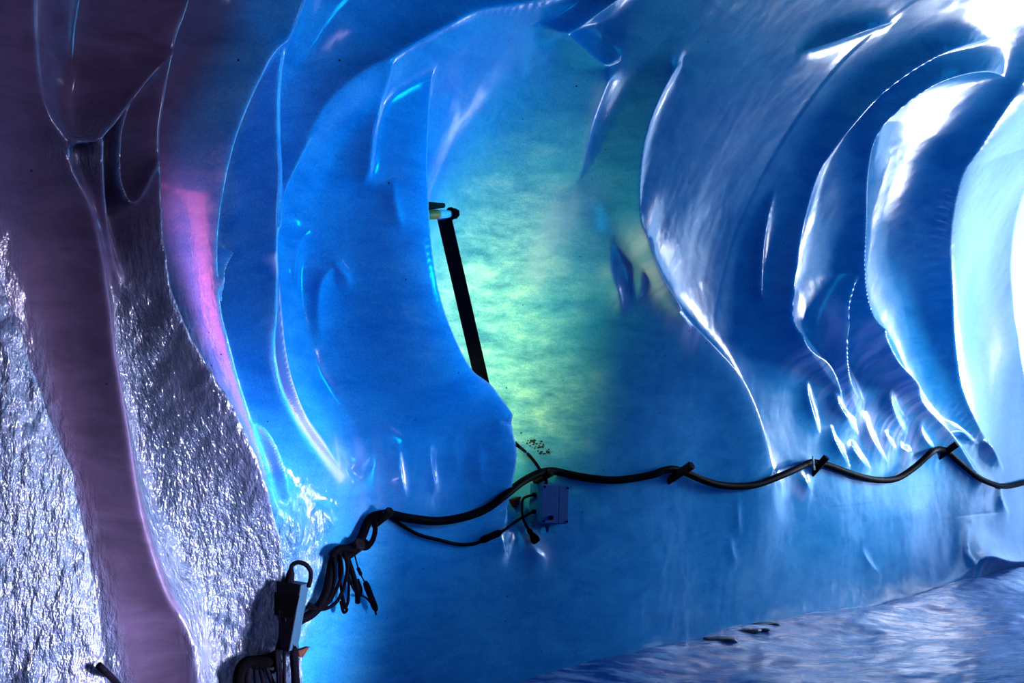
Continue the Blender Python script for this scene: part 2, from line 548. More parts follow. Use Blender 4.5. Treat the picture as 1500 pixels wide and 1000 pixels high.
    sw.inputs['To Max'].default_value = 1.0
    L(wet.outputs['Fac'], sw.inputs['Value'])
    L(sw.outputs[0], b.inputs['Specular IOR Level'])
    b.inputs['Coat IOR'].default_value = 1.8
    L(wet.outputs['Fac'], b.inputs['Coat Weight'])
    b.inputs['Coat Roughness'].default_value = 0.08
    L(b2.outputs[0], b.inputs['Coat Normal'])
    b.inputs['Subsurface Weight'].default_value = 0.25
    b.inputs['Subsurface Radius'].default_value = (0.5, 0.9, 1.0)
    b.inputs['Subsurface Scale'].default_value = 0.10
    return m


ICE = ice_material()


def floor_material():
    m, nt, b = new_mat('trodden_ice')
    L = nt.links.new
    tc = nd(nt, 'ShaderNodeTexCoord')
    mp = nd(nt, 'ShaderNodeMapping')
    mp.inputs['Rotation'].default_value = (0, 0, math.radians(12))
    mp.inputs['Scale'].default_value = (0.45, 1.6, 1)
    L(tc.outputs['Object'], mp.inputs['Vector'])
    n = nd(nt, 'ShaderNodeTexNoise', Scale=7.0, Detail=7.0, Roughness=0.65)
    L(mp.outputs[0], n.inputs['Vector'])
    r = ramp(nt, n.outputs['Fac'], [(0.47, (0.010, 0.08, 0.36)), (0.72, (0.55, 0.76, 0.97))])
    L(r.outputs[0], b.inputs['Base Color'])
    r2 = ramp(nt, n.outputs['Fac'], [(0.4, (0.10,) * 3), (0.65, (0.34,) * 3)])
    L(r2.outputs[0], b.inputs['Roughness'])
    b.inputs['Coat Weight'].default_value = 0.15
    b.inputs['Specular IOR Level'].default_value = 0.35
    b.inputs['Coat Roughness'].default_value = 0.12
    bp = nd(nt, 'ShaderNodeBump', Strength=0.5, Distance=0.010)
    L(n.outputs['Fac'], bp.inputs['Height'])
    L(bp.outputs[0], b.inputs['Normal'])
    return m


FLOOR = floor_material()
plain('black_rubber', (0.0022, 0.0022, 0.0045), 0.55, 0, 0.3, 60, 0.05, 0.04)
plain('black_plastic', (0.002, 0.002, 0.004), 0.75, 0, 0.3, 60, 0.03, 0.02)
plain('black_tape', (0.0015, 0.0014, 0.002), 0.85, 0, 0.4, 90, 0.2, 0.01)
plain('grey_box', (0.006, 0.085, 0.27), 0.6, 0, 0.12, 50, 0.03, 0.12)
plain('adapter_grey', (0.010, 0.034, 0.055), 0.6, 0, 0.1, 50, 0.03, 0.08)
plain('dark_wood', (0.008, 0.007, 0.008), 0.85, 0, 0.5, 70, 0.4, 0.05)
plain('brown_wood', (0.040, 0.016, 0.010), 0.85, 0, 0.4, 70, 0.4, 0.05)
plain('orange_plastic', (0.90, 0.17, 0.01), 0.5, 0, 0.2, 60, 0.1)
plain('white_plastic', (0.75, 0.75, 0.72), 0.5, 0, 0.1, 60, 0.05)
plain('undercut_shade', (0.020, 0.024, 0.035), 0.45, 0, 0.5, 30, 0.6)
plain('grit', (0.012, 0.012, 0.014), 0.9, 0, 0.4, 60, 0.3)


# ------------------------------------------------------------------ mesh helpers
def tag(o, label=None, cat=None, group=None, kind=None):
    if label: o['label'] = label
    if cat: o['category'] = cat
    if group: o['group'] = group
    if kind: o['kind'] = kind
    return o


def link_mesh(name, me, mat, parent=None):
    o = bpy.data.objects.new(name, me)
    COL.objects.link(o)
    if mat is not None:
        me.materials.append(MATS[mat] if isinstance(mat, str) else mat)
    if parent is not None:
        o.parent = parent
    return o


def empty(name, loc=(0, 0, 0), M=None):
    o = bpy.data.objects.new(name, None)
    o.empty_display_size = 0.05
    COL.objects.link(o)
    if M is not None:
        o.matrix_world = M
    else:
        o.location = loc
    return o


def grid_mesh(name, X, mat, N=None, wet=None, left_shade=None, bub=None, frost_glow_=None):
    nu, nv = X.shape[:2]
    me = bpy.data.meshes.new(name)
    me.vertices.add(nu * nv)
    me.vertices.foreach_set('co', X.reshape(-1).astype(np.float32))
    i, j = np.meshgrid(np.arange(nu - 1), np.arange(nv - 1), indexing='ij')
    a = i * nv + j
    q = np.stack([a, a + nv, a + nv + 1, a + 1], -1).reshape(-1, 4)
    nf = len(q)
    me.loops.add(nf * 4)
    me.loops.foreach_set('vertex_index', q.reshape(-1).astype(np.int32))
    me.polygons.add(nf)
    me.polygons.foreach_set('loop_start', (np.arange(nf) * 4).astype(np.int32))
    me.polygons.foreach_set('use_smooth', np.ones(nf, bool))
    me.update(calc_edges=True)
    me.validate()
    if wet is not None:
        at = me.attributes.new('wet', 'FLOAT', 'POINT')
        at.data.foreach_set('value', wet.reshape(-1).astype(np.float32))
    if left_shade is not None:
        at_ = me.attributes.new('left_shade', 'FLOAT', 'POINT')
        at_.data.foreach_set('value', left_shade.reshape(-1).astype(np.float32))
    if bub is not None:
        at_ = me.attributes.new('bubbles', 'FLOAT', 'POINT')
        at_.data.foreach_set('value', bub.reshape(-1).astype(np.float32))
    if frost_glow_ is not None:
        at_ = me.attributes.new('frost', 'FLOAT', 'POINT')  # frosted ice and light on ridge faces, put into the ice colour
        at_.data.foreach_set('value', frost_glow_.reshape(-1).astype(np.float32))
    if N is not None:
        me.normals_split_custom_set_from_vertices(N.reshape(-1, 3).astype(np.float32))
    return link_mesh(name, me, mat)


# ------------------------------------------------------------------ the ice: wall and vault
X = base_point(UU.reshape(-1), VV.reshape(-1), D.reshape(-1)).reshape(UU.shape + (3,))
du = np.gradient(X, axis=0)
dv = np.gradient(X, axis=1)
NRM = np.cross(du, dv)
NRM /= np.linalg.norm(NRM, axis=2, keepdims=True) + 1e-12
if (NRM[..., :] @ NX).mean() < 0:
    NRM = -NRM
JC = int(np.searchsorted(VS, PV[np.argmin(np.abs(PZ - 3.35) + (PV > VMAX * .7) * 9)]))
wall = grid_mesh('wall_left', X[:, :JC + 1], ICE, NRM[:, :JC + 1], WET[:, :JC + 1], LEFT_SHADE[:, :JC + 1], BUB[:, :JC + 1], FROST_GLOW[:, :JC + 1])
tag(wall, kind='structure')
ceil = grid_mesh('ceiling', X[:, JC:], ICE, NRM[:, JC:], WET[:, JC:], LEFT_SHADE[:, JC:], BUB[:, JC:], FROST_GLOW[:, JC:])
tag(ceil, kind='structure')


def d_at(u, v):
    i = np.interp(u, US, np.arange(len(US)))
    j = np.interp(v, VS, np.arange(len(VS)))
    i0, j0 = int(min(i, len(US) - 2)), int(min(j, len(VS) - 2))
    f, g = i - i0, j - j0
    return (D[i0, j0] * (1 - f) + D[i0 + 1, j0] * f) * (1 - g) + (D[i0, j0 + 1] * (1 - f) + D[i0 + 1, j0 + 1] * f) * g


def at(px, py, off=0.0):
    """point on (or off in front of) the ice seen at a pixel: nearest crossing of the sight line with the relief"""
    prev = None
    for h in np.arange(0.62, -0.62, -0.01):
        q = hit(px, py, h)
        if q is None:
            continue
        d = d_at(*q) + off
        if d >= h:
            return Vector(base_point(q[0], q[1], max(h, d - 0.01) if d - h < 0.02 else h))
    q = hit(px, py, 0)
    return Vector(base_point(q[0], q[1], d_at(*q) + off))


def frame(px, py, off=0.0, lean=0.0):
    """a frame on the wall: x along the tunnel, y out of the wall, z up"""
    P = at(px, py, off)
    x, y, z = Vector(AX), Vector(NX), Vector((0, 0, 1))
    M = Matrix.Identity(4)
    for k, a in enumerate((x, -y, z)):
        for r in range(3):
            M[r][k] = a[r]
    M.translation = P
    return M


def tube_data(pts, r, seg=10, cap=True):
    P = [Vector(p) for p in pts]
    n = len(P)
    rr = r if hasattr(r, '__len__') else [r] * n
    T = []
    for i in range(n):
        t = P[min(i + 1, n - 1)] - P[max(i - 1, 0)]
        T.append(t.normalized() if t.length > 1e-9 else Vector((0, 0, 1)))
    a = T[0].orthogonal().normalized()
    V, Fc = [], []
    for i in range(n):
        if i:
            a = T[i - 1].rotation_difference(T[i]) @ a
            a = (a - T[i] * a.dot(T[i])).normalized()
        b = T[i].cross(a)
        for k in range(seg):
            t = 2 * math.pi * k / seg
            V.append(P[i] + (a * math.cos(t) + b * math.sin(t)) * rr[i])
    for i in range(n - 1):
        for k in range(seg):
            k2 = (k + 1) % seg
            Fc.append((i * seg + k, i * seg + k2, (i + 1) * seg + k2, (i + 1) * seg + k))
    if cap:
        Fc.append(tuple(range(seg))[::-1])
        Fc.append(tuple((n - 1) * seg + k for k in range(seg)))
    return V, Fc


def data_mesh(name, V, Fc, mat, parent=None, smooth=True, M=None):
    me = bpy.data.meshes.new(name)
    if M is not None:
        V = [M @ Vector(v) for v in V]
    me.from_pydata([tuple(v) for v in V], [], Fc)
    if smooth:
        for p in me.polygons:
            p.use_smooth = len(p.vertices) <= 4
    me.update()
    return link_mesh(name, me, mat, parent)


def rebase(o, loc):
    """keep the look, move the origin"""
    o.data.transform(Matrix.Translation(-Vector(loc)))
    o.location = loc
    return o


def smooth_pts(ps, n=8):
    return [Vector(p) for p in spline([tuple(p) for p in ps], n)]


def cable(name, ps, r, mat='black_rubber', parent=None, n=8, seg=10):
    V, Fc = tube_data(smooth_pts(ps, n), r, seg)
    o = data_mesh(name, V, Fc, mat)
    if parent is not None:
        o.parent = parent
        o.matrix_parent_inverse = parent.matrix_world.inverted()
    else:
        rebase(o, smooth_pts(ps, n)[0])
    return o


def solid(name, build, mat, parent=None, M=None, bevel=0.0, smooth=False):
    bm = bmesh.new()
    build(bm)
    if bevel:
        bmesh.ops.bevel(bm, geom=bm.edges[:], offset=bevel, segments=2, affect='EDGES', profile=0.6)
    bmesh.ops.recalc_face_normals(bm, faces=bm.faces[:])
    me = bpy.data.meshes.new(name)
    bm.to_mesh(me)
    bm.free()
    if smooth:
        for p in me.polygons:
            p.use_smooth = True
    o = link_mesh(name, me, mat, parent)
    if M is not None:
        if parent is None:
            o.matrix_world = M
        else:
            o.matrix_local = M
    return o


def box(bm, sx, sy, sz, c=(0, 0, 0)):
    r = bmesh.ops.create_cube(bm, size=1)
    bmesh.ops.scale(bm, vec=(sx, sy, sz), verts=r['verts'])
    bmesh.ops.translate(bm, vec=c, verts=r['verts'])
    return r['verts']


def cyl(bm, r1, r2, h, c=(0, 0, 0), axis='Z', seg=16):
    r = bmesh.ops.create_cone(bm, cap_ends=True, segments=seg, radius1=r1, radius2=r2, depth=h)
    R = {'Z': Matrix.Identity(3), 'X': Matrix.Rotation(math.pi / 2, 3, 'Y'), 'Y': Matrix.Rotation(-math.pi / 2, 3, 'X')}[axis]
    bmesh.ops.rotate(bm, cent=(0, 0, 0), matrix=R, verts=r['verts'])
    bmesh.ops.translate(bm, vec=c, verts=r['verts'])
    return r['verts']


# ------------------------------------------------------------------ floor
def build_floor():
    us = np.linspace(-4.5, U_END + 0.3, 420)
    ps = np.linspace(-0.15, 6.0, 260)
    A, B = np.meshgrid(us, ps, indexing='ij')
    Z = 0.02 * fbm(A * 0.9, B * 1.1, 3, 51) + 0.010 * fbm(A * 3, B * 6, 3, 61) - 0.01
    Z += 0.095 * np.exp(-((B + 0.05) / 0.40) ** 2) * np.exp(-((A - 1.4) / 2.2) ** 4)
    Z += 0.10 * np.exp(-((B - 0.25) / 0.25) ** 2) * np.clip((A - 2) / 4, 0, 1)
    P = ORG + A[..., None] * AX + B[..., None] * NX + Z[..., None] * np.array([0, 0, 1.0])
    f = grid_mesh('floor', P, FLOOR)
    tag(f, kind='structure')
    return f


build_floor()

# ------------------------------------------------------------------ things on the wall
Z = Vector((0, 0, 1))
VA, VN = Vector(AX), Vector(NX)


def toward(root, px, py):
    """the point seen at a pixel that lies straight out of the wall (and up) from root"""
    d = Vector(ray(px, py))
    A = Matrix(((VN.x, Z.x, -d.x), (VN.y, Z.y, -d.y), (VN.z, Z.z, -d.z)))
    s = A.inverted() @ (Vector(CP) - root)
    return root + VN * s.x + Z * s.y


def on_floor(px, py, z=0.0):
    d = ray(px, py)
    return Vector(CP + d * (z - CAM_Z) / d[2])


def run(px_list, off):
    n = len(px_list)
    oo = np.interp(np.linspace(0, 1, n), np.linspace(0, 1, len(off)), off) if hasattr(off, '__len__') else [off] * n
    return [at(x, y, o) for (x, y), o in zip(px_list, oo)]


def level(ps, k=1):
    """even out how far a hanging run stands off the wall, so that it does not follow every wrinkle"""
    out = [Vector(p) for p in ps]
    for _ in range(k):
        q = [Vector(p) for p in out]
        for i in range(1, len(out) - 1):
            dist = [(v - Vector(CP)).length for v in (q[i - 1], q[i], q[i + 1])]
            want = (dist[0] + dist[2]) / 2
            new = dist[1] + 0.5 * (min(want, dist[1]) - dist[1])
            out[i] = Vector(CP) + (q[i] - Vector(CP)) * (new / dist[1])
    return out


# main cable along the wall
MAIN = [(1560, 690), (1530, 700), (1500, 707), (1475, 712), (1455, 709), (1430, 697), (1402, 674), (1390, 663), (1380, 658), (1370, 659), (1362, 664), (1340, 684), (1315, 700),
        (1290, 703), (1265, 699), (1240, 691), (1215, 682), (1200, 678), (1188, 677), (1172, 684), (1150, 694), (1110, 709), (1080, 712), (1055, 710), (1030, 703), (1002, 691),
        (986, 687), (972, 689), (960, 694), (930, 700), (900, 703), (870, 701), (840, 696), (812, 690), (792, 692), (766, 705), (740, 725), (712, 745),
        (680, 757), (640, 763), (600, 759), (568, 753), (548, 756), (538, 766), (531, 784), (523, 798), (504, 806), (490, 816), (484, 840), (479, 864), (470, 884), (456, 899), (440, 908)]
ps = level(run(MAIN, 0.035), 6)
sm = smooth_pts(ps, 7)
rad = [np.interp((p - Vector(CP)).length, [3.5, 5, 7, 10], [.019, .020, .0235, .028]) for p in sm]
V, Fc = tube_data(sm, rad, 12)
o = data_mesh('power_cable', V, Fc, 'black_rubber')
rebase(o, sm[0])
tag(o, 'thick black power cable strung in swags along the whole blue ice wall', 'cable')

# wooden pegs that carry it
PEGS = [((979, 704), (1014, 681), .026, 'dark wooden peg holding the cable, first to the right of the blue box'),
        ((1191, 692), (1211, 669), .026, 'dark wooden peg with a white tie beside it, mid-way along the right-hand cable'),
        ((1377, 668), (1402, 650), .030, 'dark wooden peg holding the cable below the bright white ice ridges'),
        ((784, 705), (808, 691), .022, 'dark wooden peg behind the cable directly above the blue box'),
        ((548, 768), (572, 748), .020, 'dark wooden peg at the bend where the thin cable leaves the thick one'),
        ((508, 812), (528, 796), .027, 'stubby dark wooden peg holding the top of the cable coil')]


def peg(root_px, tip_px, r, label):
    R = at(*root_px)
    T = toward(R, *tip_px)
    ax = (T - R).normalized()
    R2 = R - ax * 0.06
    n = 7
    pts = [R2, R2 + (T - R2) * 0.5, T - ax * 0.006, T]
    V, Fc = tube_data(pts, [r * 0.85, r, r * 1.04, r * 0.93], n)
    o = data_mesh('wooden_peg', V, Fc, 'dark_wood', smooth=False)
    rebase(o, R)
    tag(o, label, 'peg', 'wooden pegs along the cable')
    return R, T


for a in PEGS:
    PR, PT = peg(*a)
ta, tb = toward(at(1190, 680), 1190, 668), None
V, Fc = tube_data([at(1190.5, 668, .10), at(1191.5, 678, .105), at(1193, 688, .095)], .006, 6)
o = data_mesh('cable_tie', V, Fc, 'white_plastic')
rebase(o, at(1191.5, 678, .1))
tag(o, 'thin white cable tie sticking up beside a wooden peg', 'cable tie')

# ---- blue-grey junction box
P = at(803, 738, 0.0)
Mb = frame(803, 738, 0.06)
jb = empty('junction_box', M=Mb)
tag(jb, 'blue-grey square junction box fixed to the ice under the cable', 'junction box')
W, H, T = .225, .205, .07
Rz = Matrix.Rotation(math.radians(0), 4, 'Y')
jb.matrix_world = Mb @ Matrix.Rotation(math.radians(3), 4, 'Y')
solid('box_body', lambda bm: box(bm, W, T, H), 'grey_box', jb, Matrix.Identity(4), bevel=.004)
solid('lid', lambda bm: box(bm, W * .62, .014, H * .97, (-W * .185, -T / 2 - .006, 0)), 'grey_box', jb, Matrix.Identity(4), bevel=.003)
solid('side_cover', lambda bm: box(bm, W * .355, .014, H * .97, (W * .315, -T / 2 - .006, 0)), 'grey_box', jb, Matrix.Identity(4), bevel=.003)
for sx in (-.40, .45):
    for sz in (-.43, .43):
        solid('screw', lambda bm: cyl(bm, .006, .006, .006, (sx * W, -T / 2 - .014, sz * H), 'Y', 10), 'black_plastic', jb, Matrix.Identity(4))
tag(solid('knob', lambda bm: cyl(bm, .011, .012, .014, (-.16 * W, -T / 2 - .018, -.34 * H), 'Y', 14), 'black_plastic', jb, Matrix.Identity(4)), 'round black knob')


def gland(bm):
    cyl(bm, .018, .018, .016, (-.05 * W, -.01, -H / 2 - .006), 'Z', 8)
    cyl(bm, .006, .013, .030, (-.05 * W, -.01, -H / 2 - .028), 'Z', 10)


solid('cable_gland', gland, 'grey_box', jb, Matrix.Identity(4))
for sz in (.22, -.20):
    solid('cable_port', lambda bm: cyl(bm, .012, .012, .02, (-W / 2 - .006, -.005, sz * H), 'X', 10), 'black_plastic', jb, Matrix.Identity(4))
bpy.context.view_layer.update()
port = [jb.matrix_world @ Vector((-W / 2 - .014, -.005, s * H)) for s in (.22, -.20)]
topc = jb.matrix_world @ Vector((-.10 * W, .0, H / 2 + .002))


def connector(name, a, b, r, parent=None, mat='black_plastic'):
    a, b = Vector(a), Vector(b)
    pts = [a, a.lerp(b, .06), a.lerp(b, .2), a.lerp(b, .5), a.lerp(b, .8), a.lerp(b, .94), b]
    V, Fc = tube_data(pts, [r * .6, r * .85, r, r * .92, r, r * .85, r * .55], 10)
    o = data_mesh(name, V, Fc, mat)
    if parent is not None:
        o.parent = parent
        o.matrix_parent_inverse = parent.matrix_world.inverted()
    return o


# thin cable from the peg to the box, with an inline connector
E = empty('lead_cable', at(565, 754, .03))
bpy.context.view_layer.update()
tag(E, 'thin black lead with inline connector sagging into the left side of the blue box', 'cable')
TH = run([(566, 754), (580, 763), (600, 776), (620, 785), (645, 791), (665, 796), (680, 797.5), (695, 796), (706, 792)], .022)
cable('cable_run', TH, .0085, parent=E, seg=8)
ca, cb = at(704, 792, .03), at(734, 779, .03)
connector('inline_connector', ca, cb, .018, E)
cable('cable_run', [cb, at(745, 772, .03), at(758, 762, .03), port[1]], .0075, parent=E, seg=8)

# short lead with a plug
E = empty('plug_lead', port[0])
bpy.context.view_layer.update()
tag(E, 'short black lead hanging from the blue box and ending in a loose plug', 'plug')
pa, pb = at(774, 775, .035), at(786, 793, .035)
cable('cable_run', [port[0], at(767, 730, .05), at(764.5, 745, .05), at(766, 758, .05), at(770, 768, .045), pa], .0068, parent=E, seg=8)
pts = [pa, pa.lerp(pb, .1), pa.lerp(pb, .35), pa.lerp(pb, .55), pa.lerp(pb, .75), pb]
V, Fc = tube_data(pts, [.010, .014, .013, .019, .024, .022], 10)
o = data_mesh('plug', V, Fc, 'black_plastic')
o.parent = E
o.matrix_parent_inverse = E.matrix_world.inverted()

# thin cable that comes out of the ice and runs into the top of the box
o = cable('feed_cable', [at(755, 648, -.01), at(758, 652, .012), at(768, 660, .03), at(779, 671, .055), at(788, 683, .085), at(794, 694, .085), topc + Z * .02, topc], .0085, seg=8)
tag(o, 'thin black cable coming out of the ice and bending down into the blue box top', 'cable')

# ---- lamp bar in the niche and its bracket
BAR_H = 0.02
qa, qb = hit(651, 320, BAR_H), hit(709, 572, BAR_H)
BAR_A = Vector(base_point(qa[0], qa[1], BAR_H))
BAR_B = Vector(base_point(qb[0], qb[1], BAR_H))
view = ((BAR_A + BAR_B) / 2 - Vector(CP)).normalized()
yb = (BAR_A - BAR_B).normalized()
zb = (-view - yb * (-view).dot(yb)).normalized()
xb = yb.cross(zb)
Ml = Matrix.Identity(4)
for k, v in enumerate((xb, yb, zb)):
    for r in range(3):
        Ml[r][k] = v[r]
Ml.translation = (BAR_A + BAR_B) / 2
BL = (BAR_A - BAR_B).length
lb = empty('lamp_bar', M=Ml)
bpy.context.view_layer.update()
tag(lb, 'long black lamp bar leaning in the green-lit hollow of the ice', 'lamp')
solid('housing', lambda bm: box(bm, .068, BL, .04), 'black_plastic', lb, Matrix.Identity(4), bevel=.004)
solid('end_cap', lambda bm: box(bm, .060, .022, .036, (-.004, BL / 2 + .010, 0)), 'grey_box', lb, Matrix.Identity(4), bevel=.003)
mt, ntt, bt = new_mat('lamp_glow')
bt.inputs['Base Color'].default_value = (.8, .9, .7, 1)
bt.inputs['Emission Color'].default_value = (.75, 1, .4, 1)
bt.inputs['Emission Strength'].default_value = 3
nn = nd(ntt, 'ShaderNodeTexNoise', Scale=20.0)
ntt.links.new(nn.outputs['Fac'], bt.inputs['Roughness'])
tag(solid('light_tube', lambda bm: cyl(bm, .014, .014, BL * .94, (0, 0, -.030), 'Y', 12), 'lamp_glow', lb, Matrix.Identity(4)), 'glowing greenish tube on the back')

BH = .10
q0, q1 = hit(618, 315, BH), hit(669, 312.5, BH)
B0, B1 = Vector(base_point(q0[0], q0[1], BH)), Vector(base_point(q1[0], q1[1], BH))
bk = empty('ice_anchor', B0)
bpy.context.view_layer.update()
tag(bk, 'small orange and white anchor with black nut above the top of the black bar', 'anchor')


def rod(name, f0, f1, r0, r1, mat, parent, up=0.0, seg=14):
    a, b = B0.lerp(B1, f0) + Z * up, B0.lerp(B1, f1) + Z * up
    V, Fc = tube_data([a, a.lerp(b, .08), a.lerp(b, .92), b], [r0 * .92, r0, r1, r1 * .92], seg)
    o = data_mesh(name, V, Fc, mat)
    o.parent = parent
    o.matrix_parent_inverse = parent.matrix_world.inverted()
    return o


tag(rod('sleeve', 0, .45, .022, .022, 'orange_plastic', bk), 'orange sleeve')
tag(rod('collar', .45, .84, .021, .016, 'white_plastic', bk), 'white collar')
tag(rod('nut', .84, 1.0, .026, .024, 'black_plastic', bk, seg=6), 'black nut')
tag(rod('clamp', .05, .62, .020, .012, 'brown_wood', bk, up=.040), 'dark brown clamp')
rod('washer', .80, .85, .03, .03, 'black_plastic', bk)

# ---- coil of cable on the left-hand peg
E = empty('cable_coil', at(505, 806, .05))
bpy.context.view_layer.update()
tag(E, 'bunch of looped black cables hanging from the stubby peg above the power adapter', 'cable')
for pts, r in [([(506, 803), (509, 830), (504, 858), (494, 880), (478, 891), (462, 892), (449, 889)], .0075),
               ([(497, 806), (501, 835), (493, 862), (480, 884), (465, 890), (452, 884)], .0070),
               ([(489, 812), (491, 840), (487, 866), (478, 882), (466, 888)], .0070),
               ([(498, 808), (497, 835), (500, 862), (505, 885), (508, 893), (503, 896), (499, 880)], .0065),
               ([(504, 806), (509, 835), (511, 862), (509, 884), (504, 890), (500, 870)], .0060),
               ([(507, 812), (514, 832), (521, 855), (524, 872), (524, 882)], .0120),
               ([(506, 815), (510, 840), (518, 862), (527, 872), (529, 862), (524, 848)], .0060),
               ([(545, 760), (549, 770), (547, 786), (540, 797), (530, 802), (520, 800)], .0090),
               ([(549, 758), (551, 775), (547, 792), (538, 803), (527, 803)], .0070),
               ([(486, 815), (494, 805), (505, 803), (516, 806)], .0160)]:
    cable('cable_loop', level(run(pts, .055), 3), r, parent=E, seg=8)
wr = run([(517, 804), (538, 794)], .05)
V, Fc = tube_data([wr[0], wr[0].lerp(wr[1], .5), wr[1]], [.020, .021, .015], 9)
o = data_mesh('tape_wrap', V, Fc, 'black_tape')
o.parent = E
o.matrix_parent_inverse = E.matrix_world.inverted()

E = empty('hanging_connector', at(522, 818, .05))
bpy.context.view_layer.update()
tag(E, 'black tapered connector dangling on a thin wire to the right of the cable coil', 'connector')
cable('wire', run([(520, 814), (523, 826), (527, 838), (533, 850), (536, 855)], .05), .0035, parent=E, seg=6)
connector('splice', at(524, 831, .05), at(529, 842, .05), .008, E)
connector('connector_body', at(535, 852, .05), at(551, 894, .05), .0145, E)
cable('wire', run([(530, 872), (537, 876), (544, 884), (549, 893), (551, 900)], .055), .0045, parent=E, seg=6)

# ---- power adapter with its taped front
Cx = at(424, 900, .05)
vd = (Cx - Vector(CP)).normalized()
right = Vector((vd.y, -vd.x, 0)).normalized()
fwd = Vector((vd.x, vd.y, 0)).normalized()
Ma = Matrix.Identity(4)
for k, v in enumerate((right, fwd, Z)):
    for r in range(3):
        Ma[r][k] = v[r]
Ma.translation = Cx
Ma = Ma @ Matrix.Rotation(math.radians(-24), 4, 'Z') @ Matrix.Rotation(math.radians(7), 4, 'Y')
ad_ = empty('power_adapter', M=Ma)
bpy.context.view_layer.update()
tag(ad_, 'tapered blue-grey power adapter with black taped front at the lower left of the wall', 'power adapter')
mpp = (Cx - Vector(CP)).length / F


def wedge(bm, xw_top, xw_bot, y0, y1, z0, z1, xr_top, xr_bot):
    """right edge straight, left edge tapering in downwards"""
    vs_ = [bm.verts.new(c) for c in ((xr_bot - xw_bot, y0, z0), (xr_bot, y0, z0), (xr_bot, y1, z0), (xr_bot - xw_bot, y1, z0),
                                     (xr_top - xw_top, y0, z1), (xr_top, y0, z1), (xr_top, y1, z1), (xr_top - xw_top, y1, z1))]
    for f in ((0, 1, 5, 4), (1, 2, 6, 5), (2, 3, 7, 6), (3, 0, 4, 7), (4, 5, 6, 7), (3, 2, 1, 0)):
        bm.faces.new([vs_[i] for i in f])


solid('adapter_body', lambda bm: wedge(bm, 35 * mpp, 10 * mpp, -.03, .045, -46 * mpp, 44 * mpp, 16 * mpp, 12 * mpp), 'adapter_grey', ad_, Matrix.Identity(4), bevel=.002)
solid('front_cover', lambda bm: wedge(bm, 36 * mpp, 11 * mpp, -.040, -.031, -46 * mpp, 45 * mpp, 16 * mpp, 12 * mpp), 'black_plastic', ad_, Matrix.Identity(4), bevel=.001)
solid('tape_wrap', lambda bm: wedge(bm, 37 * mpp, 29 * mpp, -.045, -.039, 0 * mpp, 30 * mpp, 17.5 * mpp, 14 * mpp), 'black_tape', ad_, Matrix.Identity(4), bevel=.001)
pl = solid('plug', lambda bm: (cyl(bm, .017, .015, .035, (-6 * mpp, -.005, 44 * mpp + .017), 'Z', 14), cyl(bm, .014, .009, .014, (-6 * mpp, -.005, 44 * mpp + .041), 'Z', 14)), 'black_plastic', ad_, Matrix.Identity(4), smooth=False)
Mi = Ma
arc = [Mi @ Vector(c) for c in ((-6 * mpp, -.005, .165), (-5 * mpp, -.005, .180), (2 * mpp, .0, .192), (12 * mpp, .01, .187), (19 * mpp, .02, .165), (20 * mpp, .025, .140), (18 * mpp, .03, .105))]
cable('plug_cable', arc, .0085, parent=ad_, seg=8)

E = empty('hanging_cable', at(412, 900, .09))
bpy.context.view_layer.update()
tag(E, 'thin black cables dropping from the taped front of the power adapter', 'cable')
for pts, r in [([(411, 895), (414, 915), (413, 935), (408, 955), (410, 980), (412, 1010)], .008),
               ([(413, 895), (417, 915), (420, 935), (416, 955), (416, 980), (417, 1010)], .006),
               ([(409, 893), (411, 915), (410, 935), (405, 955), (407, 985), (408, 1010)], .007)]:
    cable('cable_run', level(run(pts, .09), 2), r, parent=E, seg=8)

E = empty('cable_connector', at(430, 955, .08))
bpy.context.view_layer.update()
tag(E, 'fat black connector hanging straight down below the power adapter', 'connector')
cable('wire', run([(417, 904), (421, 920), (426, 938), (430, 950)], [.10, .10, .09, .08]), .006, parent=E, seg=8)
connector('connector_body', at(430, 947, .08), at(434, 1015, .08), .0165, E)

E = empty('taped_cable_bundle', at(380, 970, .06))
bpy.context.view_layer.update()
tag(E, 'thick black taped bundle of cables at the bottom edge on the wet ice', 'cable')
cable('taped_trunk', level(run([(350, 1015), (353, 985), (362, 972), (378, 970), (395, 967), (410, 960)], .06), 2), .026, 'black_tape', E, seg=10)
for pts, r in [([(366, 972), (363, 990), (362, 1015)], .016), ([(374, 978), (375, 995), (376, 1015)], .009), ([(382, 978), (385, 995), (388, 1015)], .009),
               ([(390, 976), (396, 992), (404, 1010)], .010), ([(398, 968), (404, 978), (399, 984), (391, 980)], .006)]:
    cable('cable_loop', run(pts, .07), r, 'black_rubber', E, seg=8)

o = cable('floor_cable', level(run([(144, 974), (156, 985), (168, 997), (182, 1015)], .03), 1), .011)
tag(o, 'stub of black cable at the bottom edge of the dark purple hollow', 'cable')


# ---- wedges of wood, grit, dark slabs for the shade under the ice lips
def wedge_thing(px, py, size, label, flip=1, off=.02):
    M = frame(px, py, off)
    s = size

    def b(bm):
        pts = [(-.55 * s, 0, .25 * s), (.6 * s * flip, 0, .5 * s), (.05 * s, 0, -.55 * s), (-.4 * s, 0, -.35 * s)]
        f = [bm.verts.new((x, -.25 * s, z)) for x, _, z in pts]
        g = [bm.verts.new((x * .9, .5 * s, z * .9)) for x, _, z in pts]
        bm.faces.new(f)
        bm.faces.new(g[::-1])
        for i in range(4):
            bm.faces.new((f[i], g[i], g[(i + 1) % 4], f[(i + 1) % 4]))
    o = solid('wooden_wedge', b, 'brown_wood', None, M, bevel=.002)
    tag(o, label, 'wedge')


wedge_thing(755, 735, .055, 'small brown wooden wedge stuck in the ice left of the blue box')
wedge_thing(441, 955, .035, 'tiny brown wooden splinter poking out below the power adapter', 1.7, .05)


